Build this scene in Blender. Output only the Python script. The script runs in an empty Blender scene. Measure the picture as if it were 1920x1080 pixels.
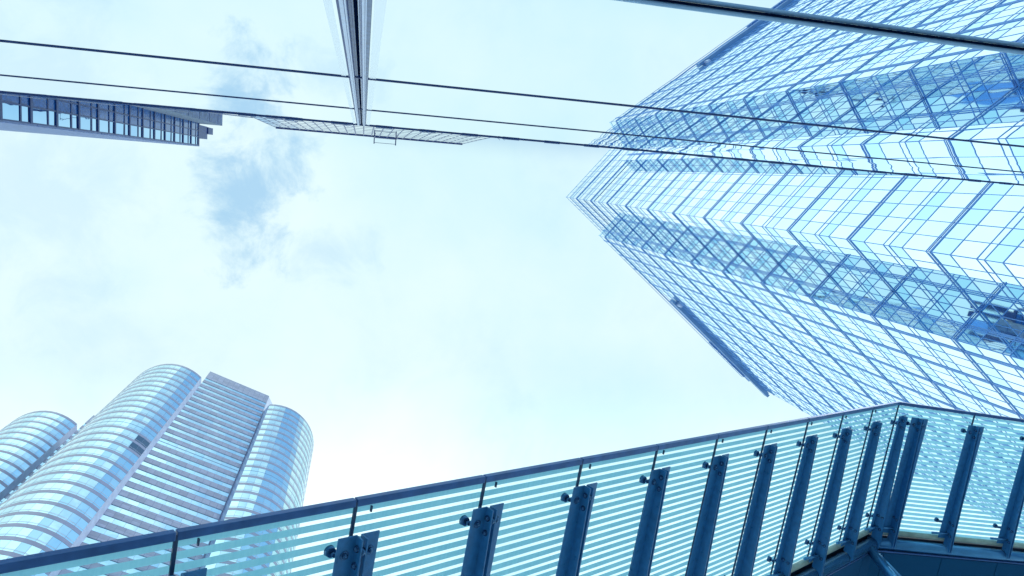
import bpy, math, random
from mathutils import Vector, Matrix
random.seed(7)
SC = bpy.context.scene
COL = SC.collection
R = math.radians
CZ = 1.6                                  # eye height of the photographer

# ------------------------------------------------------------------ camera
cam_d = bpy.data.cameras.new('camera')
cam = bpy.data.objects.new('camera', cam_d)
COL.objects.link(cam)
CAMR = Matrix(((0.9778305, -0.0474953, -0.2039403),
               (-0.0784294, -0.9861129, -0.1463905),
               (-0.1941553, 0.1591400, -0.9679763)))
cam.matrix_world = Matrix.Translation((0, 0, CZ)) @ CAMR.to_4x4()
cam_d.sensor_width = 36
cam_d.lens = 25.96
cam_d.clip_start = 0.05
cam_d.clip_end = 5000
SC.camera = cam
FPX = 1384.53

def project(p):
    """photo pixel (1920x1080) of a world point, used only to rank which panes show largest"""
    v = CAMR.transposed() @ (Vector(p) - Vector((0, 0, CZ)))
    if v.z > -0.1:
        return None
    return 960 + FPX * v.x / -v.z, 540 - FPX * v.y / -v.z

# ------------------------------------------------------------------ world, sun, exposure
SUN_EL, SUN_AZ = R(42), R(-32)
w = bpy.data.worlds.new('World')
SC.world = w
w.use_nodes = True
nt = w.node_tree
nt.nodes.clear()
N = nt.nodes.new
L = nt.links.new
out = N('ShaderNodeOutputWorld'); bg = N('ShaderNodeBackground')
bg.inputs['Strength'].default_value = 0.1
sky = N('ShaderNodeTexSky'); sky.sky_type = 'NISHITA'; sky.sun_disc = False
sky.sun_elevation = SUN_EL
sky.sun_rotation = R(90) - SUN_AZ
tc = N('ShaderNodeTexCoord'); sp = N('ShaderNodeSeparateXYZ')
L(tc.outputs['Generated'], sp.inputs[0])
zc = N('ShaderNodeMath'); zc.operation = 'MAXIMUM'; zc.inputs[1].default_value = 0.12
L(sp.outputs['Z'], zc.inputs[0])
dx = N('ShaderNodeMath'); dx.operation = 'DIVIDE'; L(sp.outputs['X'], dx.inputs[0]); L(zc.outputs[0], dx.inputs[1])
dy = N('ShaderNodeMath'); dy.operation = 'DIVIDE'; L(sp.outputs['Y'], dy.inputs[0]); L(zc.outputs[0], dy.inputs[1])
pv = N('ShaderNodeCombineXYZ'); L(dx.outputs[0], pv.inputs[0]); L(dy.outputs[0], pv.inputs[1])

def noise(scale, detail, rough, off=0.0, dist=0.0):
    m = N('ShaderNodeVectorMath'); m.operation = 'ADD'; m.inputs[1].default_value = (off, off * .7, off * .3)
    L(pv.outputs[0], m.inputs[0])
    n = N('ShaderNodeTexNoise'); n.inputs['Scale'].default_value = scale; n.inputs['Detail'].default_value = detail
    n.inputs['Roughness'].default_value = rough; n.inputs['Distortion'].default_value = dist
    L(m.outputs[0], n.inputs['Vector'])
    return n.outputs['Fac']

def math_(op, a, b=None, c=None, clamp=False):
    m = N('ShaderNodeMath'); m.operation = op; m.use_clamp = clamp
    for i, v in enumerate((a, b, c)):
        if v is None: continue
        if isinstance(v, (int, float)): m.inputs[i].default_value = v
        else: L(v, m.inputs[i])
    return m.outputs[0]

def ramp(v, lo, hi):
    m = N('ShaderNodeMapRange'); m.interpolation_type = 'SMOOTHSTEP'
    L(v, m.inputs['Value']); m.inputs['From Min'].default_value = lo; m.inputs['From Max'].default_value = hi
    return m.outputs['Result']

def blob(cx, cy, rx, ry):
    """soft gap in the cloud deck round a direction (slope coordinates x/z, y/z)"""
    a = math_('DIVIDE', math_('SUBTRACT', dx.outputs[0], cx), rx)
    b = math_('DIVIDE', math_('SUBTRACT', dy.outputs[0], cy), ry)
    d = math_('SQRT', math_('ADD', math_('MULTIPLY', a, a), math_('MULTIPLY', b, b)))
    return math_('SUBTRACT', 1.0, d)

edge = math_('SUBTRACT', noise(11, 9, .62, 3.1, .35), 0.5)
edge2 = math_('MULTIPLY', edge, 3.4)
gap1 = ramp(math_('ADD', blob(-.142, .044, .078, .108), edge2), 0.0, 0.9)
gap2 = math_('MULTIPLY', ramp(math_('ADD', blob(-.035, .115, .075, .060), edge2), 0.1, 1.1), .28)
rad_ = math_('SQRT', math_('ADD', math_('MULTIPLY', dx.outputs[0], dx.outputs[0]), math_('ADD', math_('MULTIPLY', dy.outputs[0], dy.outputs[0]), 1e-5)))
cosa = math_('DIVIDE', math_('ADD', math_('MULTIPLY', dx.outputs[0], .87), math_('MULTIPLY', dy.outputs[0], -.5)), rad_)
gap3 = math_('MULTIPLY', ramp(math_('ADD', cosa, math_('MULTIPLY', edge, .7)), .50, .97), ramp(math_('MULTIPLY', dy.outputs[0], -1.0), .02, .10))
cosb = math_('DIVIDE', math_('ADD', math_('MULTIPLY', dx.outputs[0], .1045), math_('MULTIPLY', dy.outputs[0], -.9945)), rad_)
gap5 = math_('MULTIPLY', ramp(math_('ADD', cosb, math_('MULTIPLY', edge, .02)), .988, .997), ramp(rad_, .2, .28))
gap3 = math_('MAXIMUM', gap3, math_('MULTIPLY', gap5, .5))
gap4 = math_('MULTIPLY', ramp(math_('ADD', blob(-.40, .06, .15, .22), edge2), -.1, 1.0), .2)
thin = math_('MULTIPLY', ramp(noise(4.5, 7, .6, 9.0, .3), .5, .78), .2)
gaps = math_('MAXIMUM', math_('MAXIMUM', math_('MULTIPLY', gap1, .74), gap2), math_('MAXIMUM', gap4, thin))
cl = N('ShaderNodeValToRGB')
cl.color_ramp.elements[0].position = .30; cl.color_ramp.elements[0].color = (.67, .935, 1.0, 1)
cl.color_ramp.elements[1].position = .68; cl.color_ramp.elements[1].color = (.86, 1.03, 1.06, 1)
L(noise(2.6, 6, .55, 5.3, .2), cl.inputs[0])
clg = N('ShaderNodeVectorMath'); clg.operation = 'SCALE'; L(math_('ADD', 10.0, math_('MULTIPLY', ramp(math_('ABSOLUTE', dy.outputs[0]), .26, .5), 3.2)), clg.inputs['Scale'])
L(cl.outputs['Color'], clg.inputs[0])
skm = N('ShaderNodeMix'); skm.data_type = 'RGBA'; skm.blend_type = 'MIX'; skm.clamp_result = False
skg = N('ShaderNodeVectorMath'); skg.operation = 'MULTIPLY_ADD'
skg.inputs[1].default_value = (1.0, 1.0, 1.0); skg.inputs[2].default_value = (2.2, 4.6, 6.4)
L(sky.outputs[0], skg.inputs[0])
L(gaps, skm.inputs['Factor']); L(clg.outputs[0], skm.inputs['A']); L(skg.outputs[0], skm.inputs['B'])
skn = N('ShaderNodeMix'); skn.data_type = 'RGBA'; skn.clamp_result = False
L(math_('MULTIPLY', gap3, .86), skn.inputs['Factor']); L(skm.outputs['Result'], skn.inputs['A'])
skd = N('ShaderNodeVectorMath'); skd.operation = 'MULTIPLY_ADD'; skd.inputs[1].default_value = (.6, .8, .9); skd.inputs[2].default_value = (.6, 2.2, 4.6)
L(sky.outputs[0], skd.inputs[0]); L(skd.outputs[0], skn.inputs['B'])
L(skn.outputs['Result'], bg.inputs['Color']); L(bg.outputs[0], out.inputs['Surface'])

sd = bpy.data.lights.new('sun', 'SUN'); sd.energy = 1.0; sd.angle = R(12); sd.color = (1.0, .97, .92)
so = bpy.data.objects.new('sun', sd); COL.objects.link(so)
sdir = Vector((math.cos(SUN_EL) * math.cos(SUN_AZ), math.cos(SUN_EL) * math.sin(SUN_AZ), math.sin(SUN_EL)))
so.rotation_euler = sdir.to_track_quat('Z', 'Y').to_euler()
SC.view_settings.view_transform = 'Standard'
SC.view_settings.look = 'None'
SC.view_settings.exposure = 0.0
SC.view_settings.gamma = 1.0
SC.cycles.max_bounces = 10
SC.cycles.glossy_bounces = 6
SC.cycles.transparent_max_bounces = 16

# ------------------------------------------------------------------ materials
def mat(name, col, rough=.5, metal=0.0, spec=.5, var=0.0, vscale=3.0, bump=0.0, bscale=20.0, coord='Object', dirt=0.0):
    m = bpy.data.materials.new(name); m.use_nodes = True
    t = m.node_tree; b = t.nodes['Principled BSDF']
    b.inputs['Roughness'].default_value = rough
    b.inputs['Metallic'].default_value = metal
    b.inputs['Specular IOR Level'].default_value = spec
    b.inputs['Base Color'].default_value = (*col, 1)
    c = t.nodes.new('ShaderNodeTexCoord')
    if var:
        n = t.nodes.new('ShaderNodeTexNoise'); n.inputs['Scale'].default_value = vscale; n.inputs['Detail'].default_value = 6
        t.links.new(c.outputs[coord], n.inputs['Vector'])
        r = t.nodes.new('ShaderNodeValToRGB')
        r.color_ramp.elements[0].position = .3; r.color_ramp.elements[1].position = .72
        r.color_ramp.elements[0].color = (*[x * (1 - var) for x in col], 1)
        r.color_ramp.elements[1].color = (*[min(1, x * (1 + var)) for x in col], 1)
        t.links.new(n.outputs['Fac'], r.inputs[0]); t.links.new(r.outputs[0], b.inputs['Base Color'])
        if dirt:
            q = t.nodes.new('ShaderNodeMapRange'); q.inputs['To Min'].default_value = rough - dirt; q.inputs['To Max'].default_value = rough + dirt
            t.links.new(n.outputs['Fac'], q.inputs['Value']); t.links.new(q.outputs[0], b.inputs['Roughness'])
    if bump:
        n2 = t.nodes.new('ShaderNodeTexNoise'); n2.inputs['Scale'].default_value = bscale; n2.inputs['Detail'].default_value = 3
        t.links.new(c.outputs[coord], n2.inputs['Vector'])
        bp = t.nodes.new('ShaderNodeBump'); bp.inputs['Strength'].default_value = bump; bp.inputs['Distance'].default_value = .05
        t.links.new(n2.outputs['Fac'], bp.inputs['Height']); t.links.new(bp.outputs[0], b.inputs['Normal'])
    return m

M = {}
M['paving'] = mat('paving', (.45, .49, .54), .8, var=.15, vscale=.6)
M['mirror_glass'] = mat('mirror_glass', (.85, .94, 1.0), .0, 1.0)
M['tower_vision'] = mat('tower_vision_glass', (.77, .93, 1.0), .015, 1.0)
M['tower_spandrel'] = mat('tower_spandrel_glass', (.60, .86, .98), .03, 1.0)
M['tower_bar'] = mat('tower_bar_blue_metal', (.25, .51, .92), .35, .0, .5)
M['tower_pipe'] = mat('tower_rail_dark', (.10, .28, .62), .35, .0, .5)
M['tower_core'] = mat('tower_core', (.12, .25, .42), .6)
M['fascia'] = mat('roof_fascia_blue', (.17, .34, .62), .5, var=.15, vscale=.5)
M['granite'] = mat('lilac_granite', (.28, .30, .42), .15, var=.10, vscale=.55, spec=.6)
M['granite_pale'] = mat('pale_granite_return', (.60, .64, .80), .30, var=.12, vscale=.6, spec=.6)
M['granite_joint'] = mat('granite_joint', (.16, .18, .30), .6)
M['office_glass'] = mat('office_glass', (.66, .92, 1.0), .01, 1.0)
M['office_dark'] = mat('dark_vent_glass', (.03, .09, .17), .25, 0, .4)
M['office_bar'] = mat('office_bar', (.22, .33, .56), .4)
M['office_core'] = mat('office_core', (.2, .24, .38), .7)
M['roof_frame'] = mat('blue_roof_frame', (.06, .14, .34), .4)
M['wing_glass'] = mat('wing_window_glass', (.42, .68, .95), .015, 1.0)
M['wing_reflection'] = mat('wing_painted_reflection', (.02, .14, .44), .12, .1, .4, var=.3, vscale=2.6, bump=.1, bscale=3.0)  # deep blue reflection painted into the colour of the upper wing panes
M['wing_dark'] = mat('wing_open_dark', (.008, .035, .11), .3, 0, .3)
M['wing_frame'] = mat('wing_navy_frame', (.014, .06, .22), .4)
M['sill'] = mat('grey_blue_sill', (.20, .27, .48), .5, var=.15, vscale=1.2)
M['brick'] = mat('blue_grey_tile', (.25, .33, .58), .6, var=.4, vscale=2.5)
M['concrete'] = mat('grey_concrete', (.30, .36, .46), .85, var=.28, vscale=1.3)
M['midglass'] = mat('grid_tower_glass', (.68, .77, .93), .02, 1.0)
M['midframe'] = mat('grid_tower_frame', (.03, .075, .25), .4)
M['flange'] = mat('pale_aluminium', (.60, .70, .92), .38, .25, var=.10, vscale=9, dirt=.12)
M['flange_in'] = mat('blue_grey_channel_side', (.14, .22, .40), .45, var=.3, vscale=7)
M['gasket'] = mat('dark_blue_gasket', (.035, .085, .27), .5, var=.10, vscale=4)
M['recess'] = mat('near_black_recess_and_shade', (.003, .012, .045), .95, spec=.0)
M['rail'] = mat('polished_rail', (.46, .72, 1.0), .22, .0, .9)
M['steel'] = mat('navy_painted_steel', (.040, .225, .48), .32, 0, .5, var=.15, vscale=13, bump=.08, bscale=90, dirt=.12)
M['pipe'] = mat('teal_blue_steel_pipe', (.10, .34, .60), .18, .55, .5, var=.10, vscale=3, dirt=.06)
M['bolt'] = mat('bolt_steel', (.06, .17, .33), .25, .7)
M['trim'] = mat('blue_edge_trim', (.05, .15, .38), .35, .3, .5, var=.2, vscale=6)
M['seal'] = mat('dark_silicone_joint', (.018, .06, .14), .5)
M['ivory'] = mat('ivory_gutter_tube', (.52, .62, .50), .5, var=.2, vscale=4)
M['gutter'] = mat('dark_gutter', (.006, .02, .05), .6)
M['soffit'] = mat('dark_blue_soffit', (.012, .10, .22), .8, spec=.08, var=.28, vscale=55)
M['darkblock'] = mat('blue_block_glass', (.035, .30, .90), .45, .0, .2, var=.28, vscale=.5)
M['fin_reflection'] = mat('pale_painted_reflection', (.80, .90, 1.0), .25, .75)  # colour of the flange reflections painted onto the facade glass
M['rod'] = mat('pale_guard_rod', (.62, .62, .72), .4)

# waviness of the big mirror panes (roller-wave distortion of toughened glass)
def wavy(m, s1, k1, squash=(1, 1, 1)):
    t = m.node_tree; b = t.nodes['Principled BSDF']
    c = t.nodes.new('ShaderNodeTexCoord'); mp = t.nodes.new('ShaderNodeMapping'); mp.inputs['Scale'].default_value = squash
    n = t.nodes.new('ShaderNodeTexNoise'); n.inputs['Scale'].default_value = s1; n.inputs['Detail'].default_value = 0.6
    t.links.new(c.outputs['Object'], mp.inputs[0]); t.links.new(mp.outputs[0], n.inputs['Vector'])
    bp = t.nodes.new('ShaderNodeBump'); bp.inputs['Strength'].default_value = 1.0; bp.inputs['Distance'].default_value = k1
    t.links.new(n.outputs['Fac'], bp.inputs['Height']); t.links.new(bp.outputs[0], b.inputs['Normal'])
wavy(M['mirror_glass'], .55, .0012)
M['mirror_glass_wavy'] = mat('mirror_glass_wavy', (.85, .94, 1.0), .0, 1.0)
wavy(M['mirror_glass_wavy'], .5, .0042)
wavy(M['tower_vision'], .35, .003)
wavy(M['tower_spandrel'], .35, .003)
wavy(M['wing_glass'], 1.0, .0035)
wavy(M['office_glass'], .5, .005)

# every pane is its own island: small differences of tint from pane to pane
def pane_tint(m, lo, hi):
    t = m.node_tree; b = t.nodes['Principled BSDF']; col = b.inputs['Base Color'].default_value[:]
    g = t.nodes.new('ShaderNodeNewGeometry'); oi = t.nodes.new('ShaderNodeObjectInfo')
    a = t.nodes.new('ShaderNodeMath'); a.operation = 'ADD'; t.links.new(g.outputs['Random Per Island'], a.inputs[0]); t.links.new(oi.outputs['Random'], a.inputs[1])
    f = t.nodes.new('ShaderNodeMath'); f.operation = 'FRACT'; t.links.new(a.outputs[0], f.inputs[0])
    mx = t.nodes.new('ShaderNodeMix'); mx.data_type = 'RGBA'; t.links.new(f.outputs[0], mx.inputs['Factor'])
    mx.inputs['A'].default_value = (*[c * k for c, k in zip(col, lo)], 1); mx.inputs['B'].default_value = (*[min(1, c * k) for c, k in zip(col, hi)], 1)
    t.links.new(mx.outputs['Result'], b.inputs['Base Color'])
pane_tint(M['tower_vision'], (.90, .95, .98), (1.04, 1.02, 1))
pane_tint(M['tower_spandrel'], (.88, .95, .98), (1.08, 1.03, 1))
pane_tint(M['office_glass'], (.84, .93, .97), (1.08, 1.04, 1))
pane_tint(M['wing_glass'], (.8, .9, .95), (1.1, 1.05, 1))
pane_tint(M['midglass'], (.85, .9, .95), (1.1, 1.1, 1))

# fritted canopy glass: printed stripes on the lower face of each pane, clear glass between
def frit_material():
    m = bpy.data.materials.new('fritted_glass'); m.use_nodes = True
    t = m.node_tree; t.nodes.clear()
    o = t.nodes.new('ShaderNodeOutputMaterial')
    c = t.nodes.new('ShaderNodeTexCoord'); s = t.nodes.new('ShaderNodeSeparateXYZ'); t.links.new(c.outputs['Object'], s.inputs[0])
    a = t.nodes.new('ShaderNodeMath'); a.operation = 'DIVIDE'; a.inputs[1].default_value = .0986; t.links.new(s.outputs['Y'], a.inputs[0])
    f = t.nodes.new('ShaderNodeMath'); f.operation = 'FRACT'; t.links.new(a.outputs[0], f.inputs[0])
    g = t.nodes.new('ShaderNodeMath'); g.operation = 'GREATER_THAN'; g.inputs[1].default_value = .355; t.links.new(f.outputs[0], g.inputs[0])
    n = t.nodes.new('ShaderNodeTexNoise'); n.inputs['Scale'].default_value = 2.2; n.inputs['Detail'].default_value = 5
    t.links.new(c.outputs['Object'], n.inputs['Vector'])
    r = t.nodes.new('ShaderNodeValToRGB')
    r.color_ramp.elements[0].color = (.31, .73, .86, 1); r.color_ramp.elements[1].color = (.44, .88, .97, 1)
    r.color_ramp.elements[0].position = .3; r.color_ramp.elements[1].position = .7
    mp = t.nodes.new('ShaderNodeMapping'); mp.inputs['Scale'].default_value = (38, 1.2, 1)
    n2 = t.nodes.new('ShaderNodeTexNoise'); n2.inputs['Scale'].default_value = 1.0; n2.inputs['Detail'].default_value = 4
    t.links.new(c.outputs['Object'], mp.inputs[0]); t.links.new(mp.outputs[0], n2.inputs['Vector'])
    ma = t.nodes.new('ShaderNodeMath'); ma.operation = 'MULTIPLY_ADD'; ma.inputs[1].default_value = .45
    mb_ = t.nodes.new('ShaderNodeMath'); mb_.operation = 'MULTIPLY'; mb_.inputs[1].default_value = .55
    t.links.new(n.outputs['Fac'], mb_.inputs[0]); t.links.new(n2.outputs['Fac'], ma.inputs[0]); t.links.new(mb_.outputs[0], ma.inputs[2])
    t.links.new(ma.outputs[0], r.inputs[0])
    tr = t.nodes.new('ShaderNodeBsdfTranslucent'); df = t.nodes.new('ShaderNodeBsdfDiffuse')
    t.links.new(r.outputs[0], tr.inputs['Color'])
    df.inputs['Color'].default_value = (.3, .6, .7, 1)
    mx = t.nodes.new('ShaderNodeMixShader'); mx.inputs[0].default_value = .22
    t.links.new(tr.outputs[0], mx.inputs[1]); t.links.new(df.outputs[0], mx.inputs[2])
    tp = t.nodes.new('ShaderNodeBsdfTransparent'); tp.inputs['Color'].default_value = (.90, .975, .985, 1)
    gl = t.nodes.new('ShaderNodeBsdfGlossy'); gl.inputs['Roughness'].default_value = .02
    fr = t.nodes.new('ShaderNodeValue'); fr.outputs[0].default_value = .05
    m2 = t.nodes.new('ShaderNodeMixShader'); t.links.new(fr.outputs[0], m2.inputs[0]); t.links.new(tp.outputs[0], m2.inputs[1]); t.links.new(gl.outputs[0], m2.inputs[2])
    m3 = t.nodes.new('ShaderNodeMixShader'); t.links.new(g.outputs[0], m3.inputs[0]); t.links.new(m2.outputs[0], m3.inputs[1]); t.links.new(mx.outputs[0], m3.inputs[2])
    t.links.new(m3.outputs[0], o.inputs['Surface'])
    return m
M['frit'] = frit_material()
def clear_material():
    m = bpy.data.materials.new('clear_glass'); m.use_nodes = True
    t = m.node_tree; t.nodes.clear(); o = t.nodes.new('ShaderNodeOutputMaterial')
    tp = t.nodes.new('ShaderNodeBsdfTransparent'); tp.inputs['Color'].default_value = (.97, .995, 1, 1)
    gl = t.nodes.new('ShaderNodeBsdfGlossy'); gl.inputs['Roughness'].default_value = .02
    fr = t.nodes.new('ShaderNodeValue'); fr.outputs[0].default_value = .02
    mx = t.nodes.new('ShaderNodeMixShader'); t.links.new(fr.outputs[0], mx.inputs[0]); t.links.new(tp.outputs[0], mx.inputs[1]); t.links.new(gl.outputs[0], mx.inputs[2])
    t.links.new(mx.outputs[0], o.inputs['Surface'])
    return m
M['clear'] = clear_material()

def jointed(name, base, joint, sx, sz, jw):
    """granite with real open joints on a panel module (object X across, Z up)"""
    m = mat(name, base, .3, var=.10, vscale=.9, spec=.6)
    t = m.node_tree; b = t.nodes['Principled BSDF']
    src = b.inputs['Base Color'].links[0].from_socket
    c = t.nodes.new('ShaderNodeTexCoord'); s = t.nodes.new('ShaderNodeSeparateXYZ'); t.links.new(c.outputs['Object'], s.inputs[0])
    def line(sock, step):
        a = t.nodes.new('ShaderNodeMath'); a.operation = 'DIVIDE'; a.inputs[1].default_value = step; t.links.new(sock, a.inputs[0])
        f = t.nodes.new('ShaderNodeMath'); f.operation = 'FRACT'; t.links.new(a.outputs[0], f.inputs[0])
        g = t.nodes.new('ShaderNodeMath'); g.operation = 'LESS_THAN'; g.inputs[1].default_value = jw / step; t.links.new(f.outputs[0], g.inputs[0])
        return g.outputs[0], a.outputs[0]
    g1, a1 = line(s.outputs['X'], sx); g2, a2 = line(s.outputs['Z'], sz)
    mxx = t.nodes.new('ShaderNodeMath'); mxx.operation = 'MAXIMUM'; t.links.new(g1, mxx.inputs[0]); t.links.new(g2, mxx.inputs[1])
    # slab to slab tone
    fl = t.nodes.new('ShaderNodeVectorMath'); fl.operation = 'FLOOR'
    cb = t.nodes.new('ShaderNodeCombineXYZ'); t.links.new(a1, cb.inputs[0]); t.links.new(a2, cb.inputs[1]); t.links.new(cb.outputs[0], fl.inputs[0])
    wn = t.nodes.new('ShaderNodeTexWhiteNoise'); wn.noise_dimensions = '3D'; t.links.new(fl.outputs[0], wn.inputs['Vector'])
    mr = t.nodes.new('ShaderNodeMapRange'); mr.inputs['To Min'].default_value = .86; mr.inputs['To Max'].default_value = 1.1
    t.links.new(wn.outputs['Value'], mr.inputs['Value'])
    vs = t.nodes.new('ShaderNodeVectorMath'); vs.operation = 'SCALE'; t.links.new(src, vs.inputs[0]); t.links.new(mr.outputs[0], vs.inputs['Scale'])
    mx = t.nodes.new('ShaderNodeMix'); mx.data_type = 'RGBA'; t.links.new(mxx.outputs[0], mx.inputs['Factor'])
    t.links.new(vs.outputs[0], mx.inputs['A']); mx.inputs['B'].default_value = (*joint, 1)
    t.links.new(mx.outputs['Result'], b.inputs['Base Color'])
    return m
M['granite_slabs'] = jointed('granite_slabs', (.32, .345, .46), (.14, .16, .30), 1.44, 1.95, .06)
M['soffit_panels'] = M['soffit']

# ------------------------------------------------------------------ mesh helpers
class MB:
    def __init__(s): s.v = []; s.f = []; s.mi = []; s.sm = False
    def quad(s, a, b, c, d, mi=0):
        i = len(s.v); s.v += [tuple(a), tuple(b), tuple(c), tuple(d)]; s.f.append((i, i + 1, i + 2, i + 3)); s.mi.append(mi)
    def poly(s, pts, mi=0):
        i = len(s.v); s.v += [tuple(p) for p in pts]; s.f.append(tuple(range(i, i + len(pts)))); s.mi.append(mi)
    def hexa(s, p, mi=0, bottom=None):
        """8 corners: 0-3 one face, 4-7 the opposite one"""
        i = len(s.v); s.v += [tuple(q) for q in p]
        for k, f in enumerate(((3, 2, 1, 0), (4, 5, 6, 7), (0, 1, 5, 4), (1, 2, 6, 5), (2, 3, 7, 6), (3, 0, 4, 7))):
            s.f.append(tuple(i + j for j in f)); s.mi.append(bottom if (k == 0 and bottom is not None) else mi)
    def obox(s, o, X, Y, Z, x0, x1, y0, y1, z0, z1, mi=0, bottom=None):
        P = lambda a, b, c: o + X * a + Y * b + Z * c
        s.hexa([P(x0, y0, z0), P(x1, y0, z0), P(x1, y1, z0), P(x0, y1, z0), P(x0, y0, z1), P(x1, y0, z1), P(x1, y1, z1), P(x0, y1, z1)], mi, bottom)
    def box(s, x0, x1, y0, y1, z0, z1, mi=0):
        s.obox(Vector((0, 0, 0)), Vector((1, 0, 0)), Vector((0, 1, 0)), Vector((0, 0, 1)), x0, x1, y0, y1, z0, z1, mi)
    def tube(s, a, b, r, r2=None, n=16, mi=0, caps=True):
        a = Vector(a); b = Vector(b); r2 = r if r2 is None else r2
        d = (b - a).normalized(); u = d.orthogonal().normalized(); v = d.cross(u)
        i = len(s.v)
        for k in range(n):
            t = 2 * math.pi * k / n; e = u * math.cos(t) + v * math.sin(t)
            s.v.append(tuple(a + e * r)); s.v.append(tuple(b + e * r2))
        for k in range(n):
            j = (k + 1) % n
            s.f.append((i + 2 * k, i + 2 * j, i + 2 * j + 1, i + 2 * k + 1)); s.mi.append(mi)
        if caps:
            s.f.append(tuple(i + 2 * k for k in reversed(range(n)))); s.mi.append(mi)
            s.f.append(tuple(i + 2 * k + 1 for k in range(n))); s.mi.append(mi)
    def dome(s, c, d, r, h, n=10):
        """domed bolt head: stacked rings along d"""
        c = Vector(c); d = Vector(d).normalized()
        prev = r
        steps = [(0, r), (h * .55, r * .95), (h * .85, r * .7), (h, r * .3)]
        for (h0, r0), (h1, r1) in zip(steps, steps[1:]):
            s.tube(c + d * h0, c + d * h1, r0, r1, n, caps=(h1 == h))
    def build(s, name, mats, parent=None, smooth=False, bevel=0):
        me = bpy.data.meshes.new(name)
        me.from_pydata(s.v, [], s.f)
        mats = mats if isinstance(mats, (list, tuple)) else [mats]
        for m in mats: me.materials.append(m)
        if len(mats) > 1: me.polygons.foreach_set('material_index', s.mi)
        if smooth:
            me.polygons.foreach_set('use_smooth', [len(f) <= 4 for f in s.f])
        me.update()
        o = bpy.data.objects.new(name, me); COL.objects.link(o)
        if parent is not None: o.parent = parent
        if bevel:
            b = o.modifiers.new('bevel', 'BEVEL'); b.width = bevel; b.segments = 2; b.limit_method = 'ANGLE'
        return o

def thing(name, label, cat, loc=(0, 0, 0), rot=0, group=None):
    o = bpy.data.objects.new(name, None); o.empty_display_size = .5; COL.objects.link(o)
    o.location = loc; o.rotation_euler = (0, 0, rot); o['label'] = label; o['category'] = cat
    if group: o['group'] = group
    return o
def struct(o): o['kind'] = 'structure'; return o
V = Vector
def area(q, mw=None):
    p = [project((mw @ Vector(c)) if mw else c) for c in q]
    if any(x is None for x in p): return 0
    cx = sum(x[0] for x in p) / 4; cy = sum(x[1] for x in p) / 4
    if not (0 < cx < 1920 and 0 < cy < 1080): return 0
    # hidden behind the canopy edge or the glass facade
    if cx < 1694 and cy > 1058 - .18 * cx: return 0
    if cx >= 1694 and cy > 753 + (cx - 1694) * .155: return 0
    return abs(sum(p[i][0] * p[(i + 1) % 4][1] - p[(i + 1) % 4][0] * p[i][1] for i in range(4))) / 2
def hidden_by_facade(c):
    c = Vector(c); y = c.y
    return y < -1.02 and (c.z - CZ) / -y < 18.75 and -14 < c.x / -y < 26
def make_panes(quads, name, material, parent, mw=None, dark=None):
    """each of the 100 panes that show largest is a part of its own, the rest one part"""
    sc = []
    for i, q in enumerate(quads):
        c = sum((Vector(p) for p in q), Vector()) / 4
        if mw: c = mw @ c
        sc.append((0 if hidden_by_facade(c) else area(q, mw), i))
    sc.sort(reverse=True)
    big = [i for a, i in sc[:100] if a > 0]
    if dark: big = sorted(dark) + [i for i in big if i not in dark][:100 - len(dark)]
    bs = set(big)
    for i in big:
        m = MB(); m.quad(*quads[i])
        mm = material
        o = m.build(name, mm, parent)
        if dark and i in dark:
            o.data.materials[0] = M['office_dark']; o['label'] = 'dark open vent pane'
    rest = [q for i, q in enumerate(quads) if i not in bs]
    if rest:
        m = MB()
        for q in rest: m.quad(*q)
        o = m.build(name, material, parent); o['kind'] = 'stuff'
ZU = V((0, 0, 1))

# ------------------------------------------------------------------ ground
g = MB(); S = 3000
g.quad((-S, -S, 0), (S, -S, 0), (S, S, 0), (-S, S, 0))
struct(g.build('ground', M['paving']))

# ------------------------------------------------------------------ mirror glass facade just above the camera
FX0, FX1 = -13.0, 26.0
LEV = [0.0, 4.91, 8.92 + CZ, 13.72 + CZ, 18.78 + CZ]
LEV[1] = 3.90 + CZ
ft = thing('glass_facade', 'mirror glass facade with a dark vertical channel, rising directly overhead', 'building', (0, 0, 0))
m = MB(); m.box(FX0, FX1, -4.6, -1.06, 0, LEV[4] - .05); m.build('back_wall', M['tower_core'], ft)
FINX = -.108
for (x0, x1) in ((FX0, FINX - .11), (FINX + .11, FX1)):
    for k in range(4):
        m = MB(); m.box(x0, x1, -1.03, -1.0, LEV[k] + .02, LEV[k + 1] - .02); m.build('glass_pane', M['mirror_glass_wavy' if k == 3 else 'mirror_glass'], ft)
for (x0, x1) in ((FX0, FINX - .085), (FINX + .085, FX1)):
    for k in (2, 3):
        m = MB(); z = LEV[k]
        m.box(x0, x1, -1.03, -.9905, z - .02, z + .02)
        m.box(x0, x1, -.9905, -.987, z + .0, z + .012)
        m.build('transom', M['gasket'], ft)
# double polished rail at the lowest visible level
for (x0, x1) in ((FX0, FINX - .115), (FINX + .115, FX1)):
    t = MB(); t.tube((x0, -.979, CZ + 3.90), (x1, -.979, CZ + 3.90), .0125, n=28); t.build('rail', M['rail'], ft, smooth=True)
    t = MB(); t.box(x0, x1, -1.03, -.998, CZ + 3.878, CZ + 3.925); t.build('rail_shade_strip', M['recess'], ft)  # dark strip paints the shaded gap between rail and its mirror image
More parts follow.
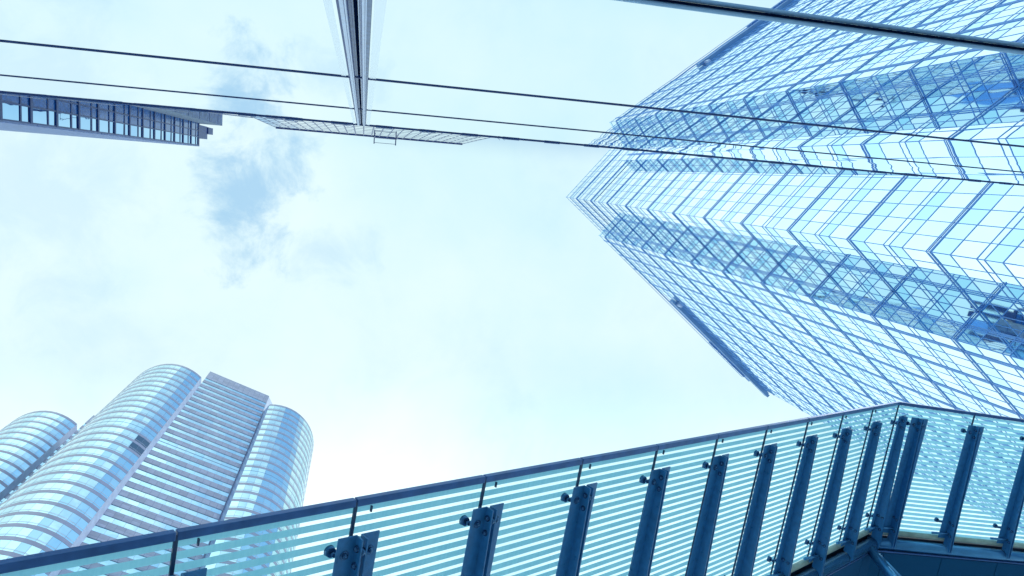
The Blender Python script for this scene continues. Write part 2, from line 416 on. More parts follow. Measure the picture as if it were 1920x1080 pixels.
# vertical channel
zt = LEV[4] - .02
def strip(name, x0, x1, y0, y1, mt):
    m = MB(); m.box(FINX + x0, FINX + x1, y0, y1, 0, zt); return m.build(name, mt, ft)
strip('gasket', -.110, -.088, -1.03, -.994, M['gasket'])
strip('channel_flange', -.0885, -.044, -1.03, -.972, M['flange'])
strip('channel_side', -.044, -.006, -1.03, -1.006, M['flange_in'])
strip('channel_recess', -.006, .022, -1.03, -1.022, M['recess'])
strip('channel_side', .022, .044, -1.03, -1.004, M['flange'])
strip('channel_flange', .044, .0785, -1.03, -.974, M['flange'])
strip('gasket', .0785, .108, -1.03, -.988, M['flange_in'])
for a_, b_, y_ in ((-.062, -.058, -.9715), (-.046, -.040, -.9705), (.041, .048, -.9725), (.066, .0695, -.9735), (-.0215, -.0165, -1.004), (.030, .034, -1.002)):
    strip('seam', a_, b_, -1.02, y_, M['gasket'])
strip('painted_reflection', -.190, -.136, -1.02, -.9985, M['fin_reflection'])  # pale strips paint the reflection of the channel flanges in the glass
strip('painted_reflection', .124, .196, -1.02, -.9985, M['fin_reflection'])
for k in (2, 3):
    m = MB(); m.box(FINX - .05, FINX + .05, -1.02, -.99, LEV[k] - .06, LEV[k] - .02); m.build('channel_bracket', M['gasket'], ft)
# roof edge, brackets
m = MB(); m.box(FX0, FX1, -1.06, -.976, LEV[4] - .03, LEV[4] + .05); m.build('roof_edge', M['gasket'], ft)
x = FX0 + .4
while x < FX1 - 1:
    m = MB(); m.box(x, x + .40, -1.0, -.966, LEV[4] + .05, LEV[4] + .10); m.build('roof_bracket', M['fascia'], ft)
    x += 1.07
# pale guard rods lying along the roof edge at the left
for (x, dxx) in ((-8.4, 1.1), (-6.9, 1.2), (-5.25, 1.15), (-3.75, .95), (-2.35, .6), (-.55, .12), (1.35, .1), (3.3, .1)):
    m = MB()
    for o_ in (0, .12):
        m.tube((x + o_, -.975, LEV[4] + .06), (x + o_ + dxx, -.955, LEV[4] + .35), .010, n=6)
    m.build('guard_rod', M['rod'], ft)

# ------------------------------------------------------------------ gridded tower rising behind the facade
mt_ = thing('grid_tower', 'tall gridded glass tower seen as a thin strip above the mirror facade edge', 'building', (1, -5, 0))
mx0, mx1, mtop, ym = -13.9 - 1, 15.85 - 1, 125.4 + CZ, 0.0
m = MB(); m.box(mx0 + .05, mx1 - .05, -10, -.12, 0, mtop - .4); m.build('wall', M['darkblock'], mt_)
nc = 24; cw = (mx1 - mx0) / nc; nr = 22; rh = 4.25
q = []; fr = MB()
for j in range(nr):
    z1 = mtop - .8 - j * rh; z0 = z1 - rh
    for i in range(nc):
        a = mx0 + i * cw; t1, t2 = [random.uniform(-.003, .003) for _ in range(2)]
        q.append(((a + .03, t1, z0 + .05), (a + cw - .03, -t1, z0 + .05), (a + cw - .03, -t1 + t2, z1 - .05), (a + .03, t1 + t2, z1 - .05)))
    fr.box(mx0, mx1, -.1, .020, z0 - .10, z0 + .10)
for i in range(nc + 1):
    fr.box(mx0 + i * cw - .085, mx0 + i * cw + .085, -.1, .012, mtop - .8 - nr * rh, mtop - .5)
make_panes(q, 'window_pane', M['midglass'], mt_, Matrix.Translation((1, -5, 0)))
fr.build('window_frame', M['midframe'], mt_)
m = MB(); m.box(mx0 - .1, mx1 + .1, -10, .13, mtop - .5, mtop + .35); m.build('roof_edge', M['midframe'], mt_)
# window-cleaning gantry
gt = thing('roof_gantry', 'small two-post maintenance gantry jutting out over the gridded tower roof edge', 'gantry', (3.2, -5, mtop))
for sx in (-1.75, 1.75):
    m = MB(); m.box(sx - .08, sx + .08, -2.2, 1.15, .40, .56); m.box(sx - .08, sx + .08, .14, .26, -7.2, .40); m.build('post', M['midframe'], gt)
m = MB(); m.tube((-1.75, .95, .50), (1.75, .95, .50), .035, n=8); m.build('cross_cable', M['midframe'], gt)
m = MB(); m.tube((-1.75, .15, .75), (1.75, .15, .75), .05, n=8); m.build('cross_beam', M['midframe'], gt)

# ------------------------------------------------------------------ wing with navy framed windows at far left
wt = thing('office_wing', 'office wing with navy framed windows and a concrete pier, upper left corner', 'building', (-20, -.85, 0))
wz = 98.2 + CZ
def wy(y): return y + .85
m = MB(); m.box(-25, -.15, -6.4, -.06, 0, wz - .1); m.build('wall', M['office_core'], wt)
m = MB(); m.box(-25, .0, -.06, 0.0, 0, wz - .05)
m.build('tiled_front', M['brick'], wt)
sl = MB(); z = wz
while z > 20:
    sl.box(-.1, .03, -.125, -.045, z - 5.75, z - .05); z -= 5.8
sl.build('sill', M['sill'], wt)
rows = [(-3.86, -2.79), (-2.71, -2.03), (-1.95, -1.04)]
rows = [(-3.90, -2.80), (-2.72, -2.04), (-1.96, -1.06)]
floors = [98.05 + CZ - 3.92 * i for i in range(22)]
fr = MB(); q = []; dk = []; up = []
for i, z1 in enumerate(floors):
    z0 = z1 - 3.92; zm = z1 - 1.42
    fr.box(-.12, .05, wy(-3.95), wy(-1.0), z1 - .22, z1 + .10)
    fr.box(-.12, .01, wy(-3.95), wy(-1.0), zm - .10, zm + .10)
    for (a, b) in rows:
        for (c0, c1, big) in ((zm + .1, z1 - .22, 0), (z0 + .1, zm - .1, 1)):
            t1, t2 = random.uniform(-.004, .004), random.uniform(-.004, .004)
            qq = ((-.03 + t1, wy(a), c0), (-.03 - t1, wy(b), c0), (-.03 - t1 + t2, wy(b), c1), (-.03 + t1 + t2, wy(a), c1))
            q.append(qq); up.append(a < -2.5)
            if i == 13 and big: dk.append(len(q) - 1)
for y in (-3.9, -2.76, -2.0, -1.02):
    fr.box(-.12, .025, wy(y - .05), wy(y + .05), floors[-1] - 4, floors[0] + .05)
for i, qq in enumerate(q):
    m = MB(); m.quad(*qq)
    o = m.build('window_pane', M['wing_dark'] if i in dk else M['wing_reflection'] if up[i] else M['wing_glass'], wt)
    if up[i] and i not in dk: o['label'] = 'upper pane painted with a deep blue reflection'
    if i in dk: o['label'] = 'unlit dark window opening'
fr.build('window_frame', M['wing_frame'], wt)
# concrete pier behind the window wall, standing taller
m = MB()
z = 100.2 + CZ
m.box(-1.0, 2.35, -6.4, wy(-3.66), 0, z)
m.build('concrete_pier', M['concrete'], wt)
m = MB()
for k in range(8): m.box(2.35, 2.375, -6.4, wy(-3.7), z - 3 - 5.2 * k, z - 2.9 - 5.2 * k)
m.build('pier_joint', M['gasket'], wt)
m = MB(); m.box(-1.2, -.1, wy(-3.5), wy(-1.9), wz, wz + 5.6); m.box(-1.2, .02, wy(-3.45), wy(-2.6), wz + 5.6, wz + 8.6)
m.build('roof_plant_box', M['wing_frame'], wt)
m = MB(); m.box(-.3, .04, -3.2, -.02, wz - .02, wz + .22); m.build('parapet', M['wing_frame'], wt)

# ------------------------------------------------------------------ stepped mirror-glass tower on the right
D1 = V((.6301, -.7765, 0)); D1.normalize(); D2 = V((-D1.y, D1.x, 0))
PA = V((36.800, 2.625, 0)); PB = V((41.509, 6.446, 0)); PE = V((41.773, -3.503, 0))
PC = V((39.864, 8.473, 0)); PF = V((40.819, -4.276, 0))
LCD, LFG = 38.31, 17.0
PD = PC + D2 * LCD
PG = PF + D1 * LFG
tw = thing('stepped_glass_tower', 'giant stepped mirror-glass skyscraper with chevron floor lines on the right', 'building', (PA.x, PA.y, 0))
TB = V((PA.x, PA.y, 0))
THICK0 = 42.17 + CZ                       # one heavy floor line; the pattern repeats every two storeys
PER = 8.37
SUB = [0.0, .40, 2.65, 3.99, 4.57, 6.67]  # upward from a heavy line: heavy, thin lines
TYPE = ['v', 'v', 's', 'v', 'v', 's']     # vision / spandrel glass between the lines
def tower_face(P, d, nrm, length, top, xs, heavy, zmin=8.0, topfun=None, split=100):
    """curtain wall: panes, spandrels, transoms and mullions; nrm points out"""
    vis = []; spa = []; bars = MB(); pip = []
    o = P - TB
    lines = []
    k = math.floor((zmin - THICK0) / PER)
    while True:
        base = THICK0 + k * PER
        if base > top: break
        for j, s_ in enumerate(SUB): lines.append((base + s_, j))
        k += 1
    lines = [l for l in lines if zmin <= l[0] < top - .3]
    lines.append((top, 0))
    for (z, j), (z2, j2) in zip(lines, lines[1:]):
        if j == 0:
            bars.obox(o, d, nrm, ZU, 0, length, -.05, .05, z - .05, z + .05)
            pip.append(MB()); pip[-1].obox(o, d, nrm, ZU, 0, length, .07, .12, z + .08, z + .14)
        else:
            bars.obox(o, d, nrm, ZU, 0, length, -.05, .030, z - .027, z + .027)
        for a, b in zip(xs, xs[1:]):
            tt = topfun((a + b) / 2) if topfun else top
            if z > tt - .2: continue
            t1, t2 = random.uniform(-.004, .004), random.uniform(-.004, .004)
            Q = lambda u, n_, zz: o + d * u + nrm * n_ + ZU * zz
            zt_ = min(z2, tt)
            qq = (Q(a, t1, z), Q(b, -t1, z), Q(b, -t1 + t2, zt_), Q(a, t1 + t2, zt_))
            (vis if TYPE[j] == 'v' else spa).append(qq)
    for x in xs:
        tt = topfun(x) if topfun else top
        if x in heavy:
            for s_ in (-.14, 0, .14):
                bars.obox(o, d, nrm, ZU, max(0, x + s_ - .022), min(length, x + s_ + .022), -.05, .05, zmin, tt)
        else:
            bars.obox(o, d, nrm, ZU, max(0, x - .019), min(length, x + .019), -.05, .025, zmin, tt)
    return vis, spa, bars, pip
nD1, nD2 = -D2, -D1                       # outward normals: faces along D1 look to -D2, faces along D2 look to -D1
TA, TC, TF = 133.0 + CZ, 121.0 + CZ, 115.4 + CZ
TCD = 112.6 + CZ
def top_cd(u):
    if u < 12.0: return TC - u * .19
    if u < 15.3: return TC - 2.28 - (u - 12.0) * 1.12
    return TCD + max(0, 1.0 - (u - 15.3) * .12)
allv = []; alls = []; sb = []
def add_face(*a, **k):
    v_, s_, b_, p_ = tower_face(*a, **k)
    allv.extend(v_); alls.extend(s_)
    b_.build('mullion_grid', M['tower_bar'], tw); [p.build('cleaning_rail', M['tower_pipe'], tw) for p in p_]
rng = lambda n, st, a=0: [a + st * i for i in range(n)]
lAE = (PE - PA).length; lAB = (PB - PA).length; lBC = (PC - PB).length; lEF = (PF - PE).length
add_face(PA, D1, nD1, lAE, TF, [0, 1.30, 2.60, 3.90, 5.19, 6.49, lAE], [])
add_face(PA, D1, nD1, 16.0, TA, [0, 1.30, 2.60, 3.90, 5.19, 6.49, 7.8, 9.1, 10.4, 11.7, 13, 14.3, 16], [], zmin=TF - .01)
add_face(PA, D2, nD2, lAB, TC, [0, 1.23, 2.42, 3.63, 4.84, lAB], [])
add_face(PA, D2, nD2, 14.0, TA, [0, 1.2, 2.2, 3.3, 4.4, 5.5, 6.6, 7.7, 8.8, 9.9, 11, 12, 13, 14.0], [], zmin=TC - .01)
add_face(PC, D1, nD1, lBC, TC, [0, 1.24, lBC], [1.24])
add_face(PF, D2, nD2, lEF, TF, [0, lEF], [])
cdx = [0.0]; x = 1.26
while x < LCD - .3: cdx.append(x); x += 1.17
cdx.append(LCD)
hv = [1.26 + 3.51 * i for i in range(12)]
hv = [c for c in cdx if any(abs(c - h) < .01 for h in hv)]
add_face(PC, D2, nD2, LCD, TC, cdx, hv, zmin=3.0, topfun=top_cd)
fgx = [0.0]; x = 1.26
while x < LFG - .3: fgx.append(x); x += 1.17
fgx.append(LFG)
add_face(PF, D1, nD1, LFG, TF, fgx, [c for c in fgx if any(abs(c - h) < .01 for h in hv)], zmin=60.0)
MW = Matrix.Translation(TB)
make_panes(allv, 'window_pane', M['tower_vision'], tw, MW)
m = MB()
for qq in alls: m.quad(*qq)
m.build('spandrel_cladding', M['tower_spandrel'], tw)
# solid body behind the glass: upper shaft, two lower stepped volumes
def prism(mb, pts, z0, z1):
    n = len(pts); P0 = [V((p.x, p.y, z0)) - TB for p in pts]; P1 = [V((p.x, p.y, z1)) - TB for p in pts]
    for i in range(n): mb.quad(P0[i], P0[(i + 1) % n], P1[(i + 1) % n], P1[i])
    mb.poly(list(P1)); mb.poly(list(reversed(P0)))
e_ = .12
core = MB()
prism(core, [PA + (D1 + D2) * e_, PA + D1 * 16 + D2 * e_, PA + D1 * 16 + D2 * 14, PA + D2 * 14 + D1 * e_], 0, TA - .05)
prism(core, [PC + (D1 + D2) * e_, PC + D1 * 20 + D2 * e_, PC + D1 * 20 + D2 * 11.8, PC + D2 * 11.8 + D1 * e_], 0, TC - 2.6)
prism(core, [PC + D1 * e_ + D2 * 11.8, PC + D1 * 20 + D2 * 11.8, PC + D1 * 20 + D2 * (LCD - .02), PC + D2 * (LCD - .02) + D1 * e_], 0, TCD - .2)
prism(core, [PF + (D1 + D2) * e_, PF + D1 * (LFG - .05) + D2 * e_, PF + D1 * (LFG - .05) + D2 * 20, PF + D2 * 20 + D1 * e_], 0, TF - .2)
core.build('tower_body', M['tower_core'], tw)
# roof fascia hanging along the lower roof
o = PC - TB
m = MB(); m.obox(o, D2, nD2, ZU, 14.4, 39.6, .12, .62, TCD - .55, TCD + .55); m.build('roof_fascia', M['fascia'], tw)
m = MB(); m.obox(o, D2, nD2, ZU, 16.0, 39.2, -.05, .12, TCD - .55, TCD + .25); m.build('fascia_bracket', M['tower_pipe'], tw)
m = MB(); 
for i in range(26):
    u = 25 + i * .36; hh = random.uniform(.2, .55); m.obox(o, D2, nD2, ZU, u, u + .2, .4, .9, TCD + .55, TCD + .55 + hh)
m.build('roof_plant', M['tower_pipe'], tw)
m = MB(); m.obox(o, D2, nD2, ZU, 15.2, 15.6, .1, .45, TCD - 2.0, TCD - .2); m.build('davit', M['flange'], tw)
for (P, d, nn, ln, zz) in ((PA, D1, nD1, 16, TA), (PA, D2, nD2, 14, TA), (PC, D1, nD1, lBC, TC), (PC, D2, nD2, 10.9, TC - .0)):
    pass

# block mirrored in the recessed face of the tower
bt = thing('mirrored_block', 'dark blue block visible only as a reflection in the stepped tower recess', 'building', (-30, -20, 0))
m = MB()
m.box(-8, 8.5, -12, 12.4, 0, 131 + CZ); m.box(-6, 6, -9, 7, 131 + CZ, 137)
m.build('wall', M['darkblock'], bt)
m = MB(); m.box(8.52, 8.62, -12.1, 12.5, 130 + CZ, 131.4 + CZ); m.build('roof_edge', M['fascia'], bt)

# ------------------------------------------------------------------ twin lilac granite towers with half-round bays
K = .7
LAZ = R(23.178)
U = V((math.cos(LAZ), math.sin(LAZ), 0)); NN = V((-U.y, U.x, 0))
OFLOOR = 3.71
def office_tower(name, label, loc, dark_px=None):
    t = thing(name, label, 'skyscraper', loc, LAZ, 'granite towers with round glass bays')
    mw = Matrix.Translation(loc) @ Matrix.Rotation(LAZ, 4, 'Z')
    panes = []; gran = MB(); bars = MB(); dark = set()
    X, Y = V((1, 0, 0)), V((0, 1, 0))
    BT = 207.7 + CZ; CT = 196.0 + CZ
    BW = 17.0
    # storeys, top down; one tall plant storey
    fl = []; z = 201.5 + CZ; i = 0
    while z > 6:
        h = OFLOOR if i != 12 else OFLOOR * 1.38
        fl.append((z, h)); z -= h; i += 1
    # box front
    o0 = V((0, 0, 0))
    slab = MB()
    slab.obox(o0, X, Y, ZU, 0, BW, -.06, .3, fl[0][0], BT)
    npan = 9; pw = BW / npan
    for (z, h) in fl:
        wh = h - 1.92
        slab.obox(o0, X, Y, ZU, 0, BW, -.06, .3, z - h, z - wh)
        bars.obox(o0, X, Y, ZU, 0, BW, -.07, .0, z - wh - .05, z - wh + .02)
        if h > 4: bars.obox(o0, X, Y, ZU, 0, BW, -.03, .05, z - wh / 2 - .03, z - wh / 2 + .03)
        for k in range(npan):
            a, b = k * pw, (k + 1) * pw
            t1, t2 = random.uniform(-.005, .005), random.uniform(-.005, .005)
            panes.append(((a + .02, .02 + t1, z - wh), (b - .02, .02 - t1, z - wh), (b - .02, .02 - t1 + t2, z), (a + .02, .02 + t1 + t2, z)))
            bars.obox(o0, X, Y, ZU, b - .02, b + .02, -.0, .06, z - wh, z)
    slab.build('granite_band', M['granite_slabs'], t)
    # box body with chamfered corner
    body = MB()
    pts = [(0, .1), (BW, .1), (BW + .02, .02), (BW + 2.0, 1.9), (BW + 2.0, 20), (0, 20)]
    pts = [(0.02, .1), (BW, .1), (BW + 2.0, 1.95), (BW + 2.0, 20), (0.02, 20)]
    P0 = [V((a, b, 0)) for a, b in pts]; P1 = [V((a, b, BT - .05)) for a, b in pts]
    for i in range(len(pts)):
        j = (i + 1) % len(pts); body.quad(P0[i], P0[j], P1[j], P1[i])
    body.poly(P1)
    body.build('box_shaft', M['granite_pale'], t)
    # half round bays
    def bay(cx, cy, rad, a0, a1, n, flat=1.0):
        st = (a1 - a0) / n
        gb = MB(); core = MB(); sill = MB()
        pt = lambda ang, rr, zz: V((cx + rr * math.cos(ang) * (flat if math.cos(ang) < 0 else 1), cy + rr * math.sin(ang), zz))
        fl2 = [(CT - 1.15, OFLOOR)]
        z = CT - 1.15; i = 0; ff = []
        while z > 6:
            h = OFLOOR if i != 11 else OFLOOR * 1.38
            ff.append((z, h)); z -= h; i += 1
        for k in range(n):
            b0, b1 = a0 + k * st, a0 + (k + 1) * st
            def seg(mb, r0, r1, z0, z1):
                mb.hexa([pt(b0, r0, z0), pt(b0, r1, z0), pt(b1, r1, z0), pt(b1, r0, z0), pt(b0, r0, z1), pt(b0, r1, z1), pt(b1, r1, z1), pt(b1, r0, z1)])
            seg(gb, rad - .3, rad + .02, ff[0][0], CT)
            core.quad(pt(b0, rad - .15, 0), pt(b1, rad - .15, 0), pt(b1, rad - .15, CT - .2), pt(b0, rad - .15, CT - .2))
            for (z, h) in ff:
                wh = h - 1.02
                seg(gb, rad - .3, rad + .02, z - h, z - wh)
                e = .012; t1 = random.uniform(-.004, .004); t2 = random.uniform(-.005, .005)
                qd = (pt(b0 + .002, rad + t1, z - wh), pt(b1 - .002, rad - t1, z - wh), pt(b1 - .002, rad - t1 + t2, z), pt(b0 + .002, rad + t1 + t2, z))
                panes.append(qd)
                if dark_px:
                    c = project(mw @ (sum(qd, V()) / 4))
                    if c and dark_px[0] < c[0] < dark_px[2] and dark_px[1] < c[1] < dark_px[3] and math.sin((b0 + b1) / 2) < 0: dark.add(len(panes) - 1)
                for zb in (z - wh + .42, z - wh + .58):
                    seg(sill, rad - .05, rad + .016, zb, zb + .035)
                if h > 4: seg(bars, rad - .05, rad + .03, z - wh * .45, z - wh * .45 + .06)
                bars.hexa([pt(b0 - .0012, rad - .05, z - wh), pt(b0 - .0012, rad + .018, z - wh), pt(b0 + .0012, rad + .018, z - wh), pt(b0 + .0012, rad - .05, z - wh),
                           pt(b0 - .0012, rad - .05, z), pt(b0 - .0012, rad + .018, z), pt(b0 + .0012, rad + .018, z), pt(b0 + .0012, rad - .05, z)])
        core.poly([pt(a0 + k * st, rad - .1, CT - .2) for k in range(n + 1)])
        gb.build('bay_band', M['granite'], t); sill.build('sill_line', M['granite_pale'], t); core.build('bay_core', M['office_core'], t)
        return pt
    c1 = (-7.254 * K, 11.94 * K, 15.57 * K); c2 = (32.275 * K, 11.645 * K, 15.96 * K)
    a_end = math.atan2(-14.28, 6.35)
    bay(*c1, a_end - R(205), a_end, 28, .93)
    b_st = math.atan2(-14.05, -6.7)
    bay(*c2, b_st, b_st + R(205), 28)
    # flat returns between bays and box
    rt = MB()
    p1 = V((c1[0] + c1[2] * math.cos(a_end), c1[1] + c1[2] * math.sin(a_end), 0)); dd = V((.05, .12, 0)) - p1
    nrm = V((dd.y, -dd.x, 0)).normalized()
    rt.hexa([p1 + nrm * .02, p1 + dd + nrm * .02, p1 + dd - nrm * .4, p1 - nrm * .4, p1 + nrm * .02 + ZU * CT, p1 + dd + nrm * .02 + ZU * CT, p1 + dd - nrm * .4 + ZU * CT, p1 - nrm * .4 + ZU * CT])
    rt.build('return_wall', M['granite_pale'], t)
    rt = MB()
    p2 = V((c2[0] + c2[2] * math.cos(b_st), c2[1] + c2[2] * math.sin(b_st), 0)); dd = V((BW + .25, .15, 0)) - p2
    nrm = V((-dd.y, dd.x, 0)).normalized()
    rt.hexa([p2 + nrm * .02, p2 + dd + nrm * .02, p2 + dd - nrm * .4, p2 - nrm * .4, p2 + nrm * .02 + ZU * CT, p2 + dd + nrm * .02 + ZU * CT, p2 + dd - nrm * .4 + ZU * CT, p2 - nrm * .4 + ZU * CT])
    rt.build('return_wall', M['office_bar'], t)
    make_panes(panes, 'window_pane', M['office_glass'], t, mw, dark)
    bars.build('window_bar', M['office_bar'], t)
    return t
az = R(123.264)
loc1 = V((math.cos(az) * 70, math.sin(az) * 70, 0))
office_tower('granite_tower', 'nearer lilac granite skyscraper with flat striped front between round bays', loc1, (247, 821, 285, 850))
loc2 = loc1 + U * (-31.2 * K) + NN * (33.3 * K)
office_tower('granite_tower', 'farther round-cornered granite skyscraper, half hidden behind its twin at left edge', loc2)

# ------------------------------------------------------------------ stepped glass canopy
DD = V((1.2629, .1377, .7976)); SPC = 1.5
P0 = V((-1.2006, 2.7132, 5.3275 + CZ))
DU = DD.normalized(); DH = V((DU.x, DU.y, 0)).normalized(); VV = V((-DH.y, DH.x, 0)); NS = VV.cross(DU) * -1
if NS.z < 0: NS = -NS
SPC = DD.length
CORN = P0 + DD * 10
cp = thing('glass_canopy', 'fritted glass canopy on bolted navy steel arms along the lower right', 'canopy', tuple(P0 + DD * 5))
CO = P0 + DD * 5
GW = 2.87
fr_ = {'s': (CORN, DU, NS), 'h': (CORN, DH, ZU)}
def orient(o, X_, Z_, org):
    """give a part its own axes so its object coordinates follow the canopy plane"""
    pass
def pane(org, X_, Z_, x0, x1):
    me = MB()
    g_ = .003
    me.hexa([(x0 + g_, .045, -.012), (x1 - g_, .045, -.012), (x1 - g_, GW, -.012), (x0 + g_, GW, -.012), (x0 + g_, .045, 0), (x1 - g_, .045, 0), (x1 - g_, GW, 0), (x0 + g_, GW, 0)], 1, 0)
    o = me.build('glass_panel', [M['frit'], M['clear']], cp)
    rot = Matrix((X_, VV, Z_)).transposed().to_4x4()
    o.matrix_parent_inverse = Matrix.Identity(4)
    o.matrix_local = Matrix.Translation(org - CO) @ rot
    return o
def part(mb, name, mt, smooth=False, bevel=0, parent=None):
    return mb.build(name, mt, parent or cp, smooth, bevel)
NSEG = 12                                  # panels down the slope, two of them left of the frame
XS = [-SPC * i for i in range(NSEG + 1)]
for a, b in zip(XS, XS[1:]): pane(CORN, DU, NS, b, a)
XH = [0, 1.96, 3.55, 5.15, 6.75]
for a, b in zip(XH, XH[1:]): pane(CORN, DH, ZU, a, b)
org = CORN - CO
for X_, Z_, xs in ((DU, NS, XS), (DH, ZU, XH)):
    for x in xs[1:] if X_ is DU else xs:
        m = MB(); m.obox(org, X_, VV, Z_, x - .015, x + .015, .0, GW, -.032, -.0125); part(m, 'joint_seal', M['seal'])
    for a, b in zip(xs, xs[1:]):
        lo, hi = min(a, b), max(a, b)
        m = MB(); m.obox(org, X_, VV, Z_, lo + .006, hi - .006, -.03, .038, -.034, .026); part(m, 'edge_trim', M['trim'], bevel=.006)
    for x in xs:
        m = MB(); m.obox(org, X_, VV, Z_, x + .16, x + .172, .055, .11, -.035, -.013)
        if X_ is DU: part(m, 'drip_clip', M['seal'])

PS, PH = 3.125, -.195                      # main pipe, across and below the glass plane
def arm(org_, X_, Z_, x):
    """pair of back-to-back tapered steel angles, bolted at tip and root, with glass clamps"""
    e = bpy.data.objects.new('support_arm', None); e.empty_display_size = .2; COL.objects.link(e); e.parent = cp
    P = lambda a, b, c: org_ + X_ * (x + a) + VV * b + Z_ * c
    s0, s1 = .235, 2.86
    h0 = -.135
    for sg in (-1, 1):
        fl_ = MB()
        a0, a1 = sg * .020, sg * .205
        fl_.hexa([P(a0, s0, h0 - .014), P(a1, s0, h0 - .014), P(a1, s1, h0 - .014), P(a0, s1, h0 - .014), P(a0, s0, h0), P(a1, s0, h0), P(a1, s1, h0), P(a0, s1, h0)])
        if sg < 0: fl_.f = [tuple(reversed(f)) for f in fl_.f]
        fl_.build('flange', M['steel'], e, bevel=.003)
        wb = MB()
        t0, t1 = sg * .020, sg * .034
        prof = [(s0, h0 - .014), (2.98, h0 - .014)]
        # saddle cut that wraps the near side of the pipe
        for k in range(10):
            th = R(176) + R(98) * k / 9
            prof.append((PS + .130 * math.cos(th), PH + .130 * math.sin(th)))
        prof += [(3.11, -.345), (3.05, -.352), (2.70, -.335), (s0, h0 - .105)]
        A = [P(t0, s_, h_) for s_, h_ in prof]; B = [P(t1, s_, h_) for s_, h_ in prof]
        wb.poly(A); wb.poly(list(reversed(B)))
        for i in range(len(prof)):
            j = (i + 1) % len(prof); wb.quad(A[i], B[i], B[j], A[j])
        wb.build('web', M['steel'], e, bevel=.0025)
        # bolt heads on the web, tip and root, and one under the flange
        for (bs, bh) in ((s0 + .10, h0 - .058), (s0 + .25, h0 - .062), (2.48, -.185), (2.50, -.275), (2.74, -.185), (2.76, -.28)):
            b = MB(); c = P(t1 + sg * .001, bs, bh)
            b.tube(c, c + X_ * sg * .008, .032, n=14); b.dome(c + X_ * sg * .008, X_ * sg, .022, .024)
            b.build('bolt', M['bolt'], e, smooth=True)
        for bs in (s0 + .16,):
            b = MB(); c = P(sg * .125, bs, h0 - .015)
            b.tube(c, c - Z_ * .008, .042, n=14); b.dome(c - Z_ * .008, -Z_, .026, .026)
            b.build('bolt', M['bolt'], e, smooth=True)
    # spacer between the angles
    b = MB(); b.tube(P(-.02, s0 + .12, h0 - .08), P(.02, s0 + .12, h0 - .08), .035, n=12); b.build('spacer', M['bolt'], e, smooth=True)
    # glass clamps: disc, stem and rod at tip and root
    for (s_, far) in ((s0 + .17, .19), (2.50, .25)):
        for sg in (-1, 1):
            b = MB()
            b.tube(P(sg * far, s_, -.060), P(sg * far, s_, -.013), .044, .052, n=18)
            b.tube(P(sg * far, s_, -.105), P(sg * far, s_, -.060), .020, n=10)
            b.tube(P(sg * far, s_, -.095), P(sg * .11, s_, h0 + .012), .022, .028, n=10)
            b.tube(P(sg * .11, s_, h0 - .0), P(sg * .11, s_, h0 + .03), .045, n=12)
            b.build('glass_clamp', M['bolt'], e, smooth=True)
    for sg in (-1,):
        b = MB(); b.tube(P(sg * .36, 2.78, -.10), P(sg * .03, 2.72, -.23), .026, n=10); b.build('strut_rod', M['pipe'], e, smooth=True)
for x in XS[1:]: arm(org, DU, NS, x)
arm(org, DU, NS, 0.02 - .02)
for x in [.50] + XH[1:4]: arm(org, DH, ZU, x)

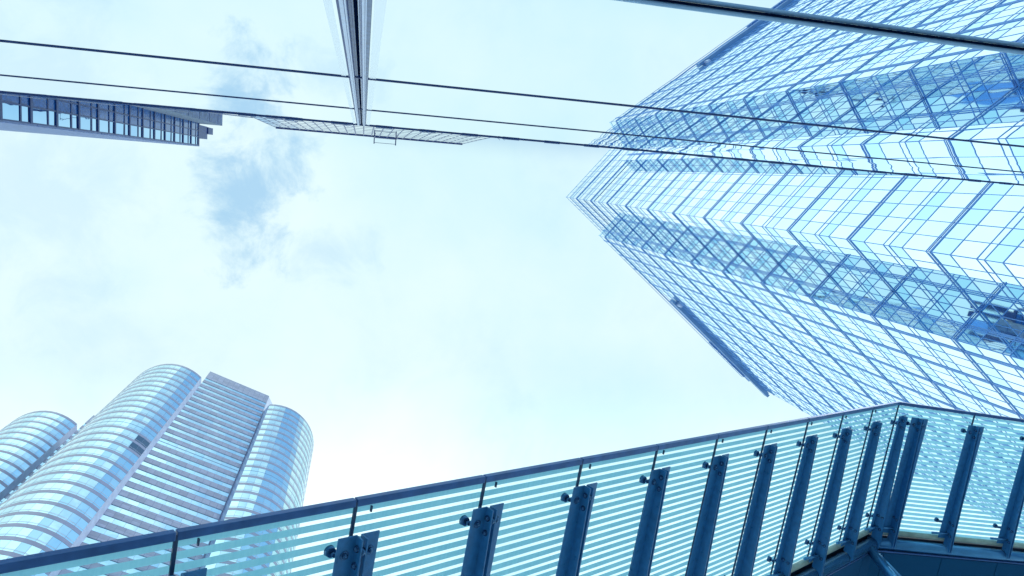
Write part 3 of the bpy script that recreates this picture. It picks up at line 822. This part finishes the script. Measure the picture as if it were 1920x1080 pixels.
# inner edge tube, dark gutter, main pipe
def run(name, s_, h_, rad, mt, n=24):
    b = MB()
    # mitre at the fold between slope and landing
    a = org + DU * XS[-1] + VV * s_ + NS * h_
    k = (DH - DU).normalized()
    # intersection of the two axes
    ang = math.acos(max(-1, min(1, DU.dot(DH))))
    off = -h_ * math.tan(ang / 2)
    mid = org + VV * s_ + NS * h_ + DU * (-off if False else 0)
    # solve exactly: point on landing axis height h_, point on slope axis
    mid = org + VV * s_ + ZU * h_ + DH * (h_ * math.tan(ang / 2))
    mid2 = org + VV * s_ + NS * h_ - DU * (h_ * math.tan(ang / 2)) * 1.0
    c = org + DH * XH[-1] + VV * s_ + ZU * h_
    t = MB(); t.tube(a, mid2, rad, n=n); part(t, name, mt, smooth=True)
    t = MB(); t.tube(mid2 + (mid2 - c).normalized() * 0, c, rad, n=n); part(t, name, mt, smooth=True)
    return mid2, a, c
run('gutter_tube', 2.90, -.065, .060, M['ivory'])
mid, pa, pc = run('main_pipe', PS, PH, .122, M['pipe'], 32)
for X_, Z_, lo, hi in ((DU, NS, XS[-1], .0), (DH, ZU, 0, XH[-1])):
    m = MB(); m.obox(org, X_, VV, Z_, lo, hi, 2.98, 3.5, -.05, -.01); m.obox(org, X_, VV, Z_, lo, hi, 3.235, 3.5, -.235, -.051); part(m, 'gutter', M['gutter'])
# struts from the bend of the pipe
m = MB(); m.tube(mid - DU * .32, mid + DH * .62 + VV * .78 - ZU * 1.2, .08, n=24); part(m, 'strut', M['pipe'], smooth=True)
m = MB(); m.tube(mid - DU * .34, mid - DH * .15 + VV * .55 - ZU * 1.9, .10, n=24); part(m, 'strut', M['pipe'], smooth=True)
m = MB(); m.tube(mid - DU * .05, mid - DU * .01, .152, n=32); part(m, 'weld_collar', M['pipe'], smooth=True)

# ------------------------------------------------------------------ panelled soffit of the walkway behind the pipe
sf = thing('walkway_soffit', 'dark blue speckled soffit panels behind the canopy pipe, bottom right', 'ceiling', tuple(CO))
for X_, Z_, lo, hi, st, ph in ((DU, NS, XS[-1], .32, 1.55, .3), (DH, ZU, -.42, XH[-1], 1.5, .78)):
    x = lo
    cuts = [lo]
    x = lo + ph + (.0)
    while x < hi - .2: cuts.append(x); x += st
    cuts.append(hi)
    for a, b in zip(cuts, cuts[1:]):
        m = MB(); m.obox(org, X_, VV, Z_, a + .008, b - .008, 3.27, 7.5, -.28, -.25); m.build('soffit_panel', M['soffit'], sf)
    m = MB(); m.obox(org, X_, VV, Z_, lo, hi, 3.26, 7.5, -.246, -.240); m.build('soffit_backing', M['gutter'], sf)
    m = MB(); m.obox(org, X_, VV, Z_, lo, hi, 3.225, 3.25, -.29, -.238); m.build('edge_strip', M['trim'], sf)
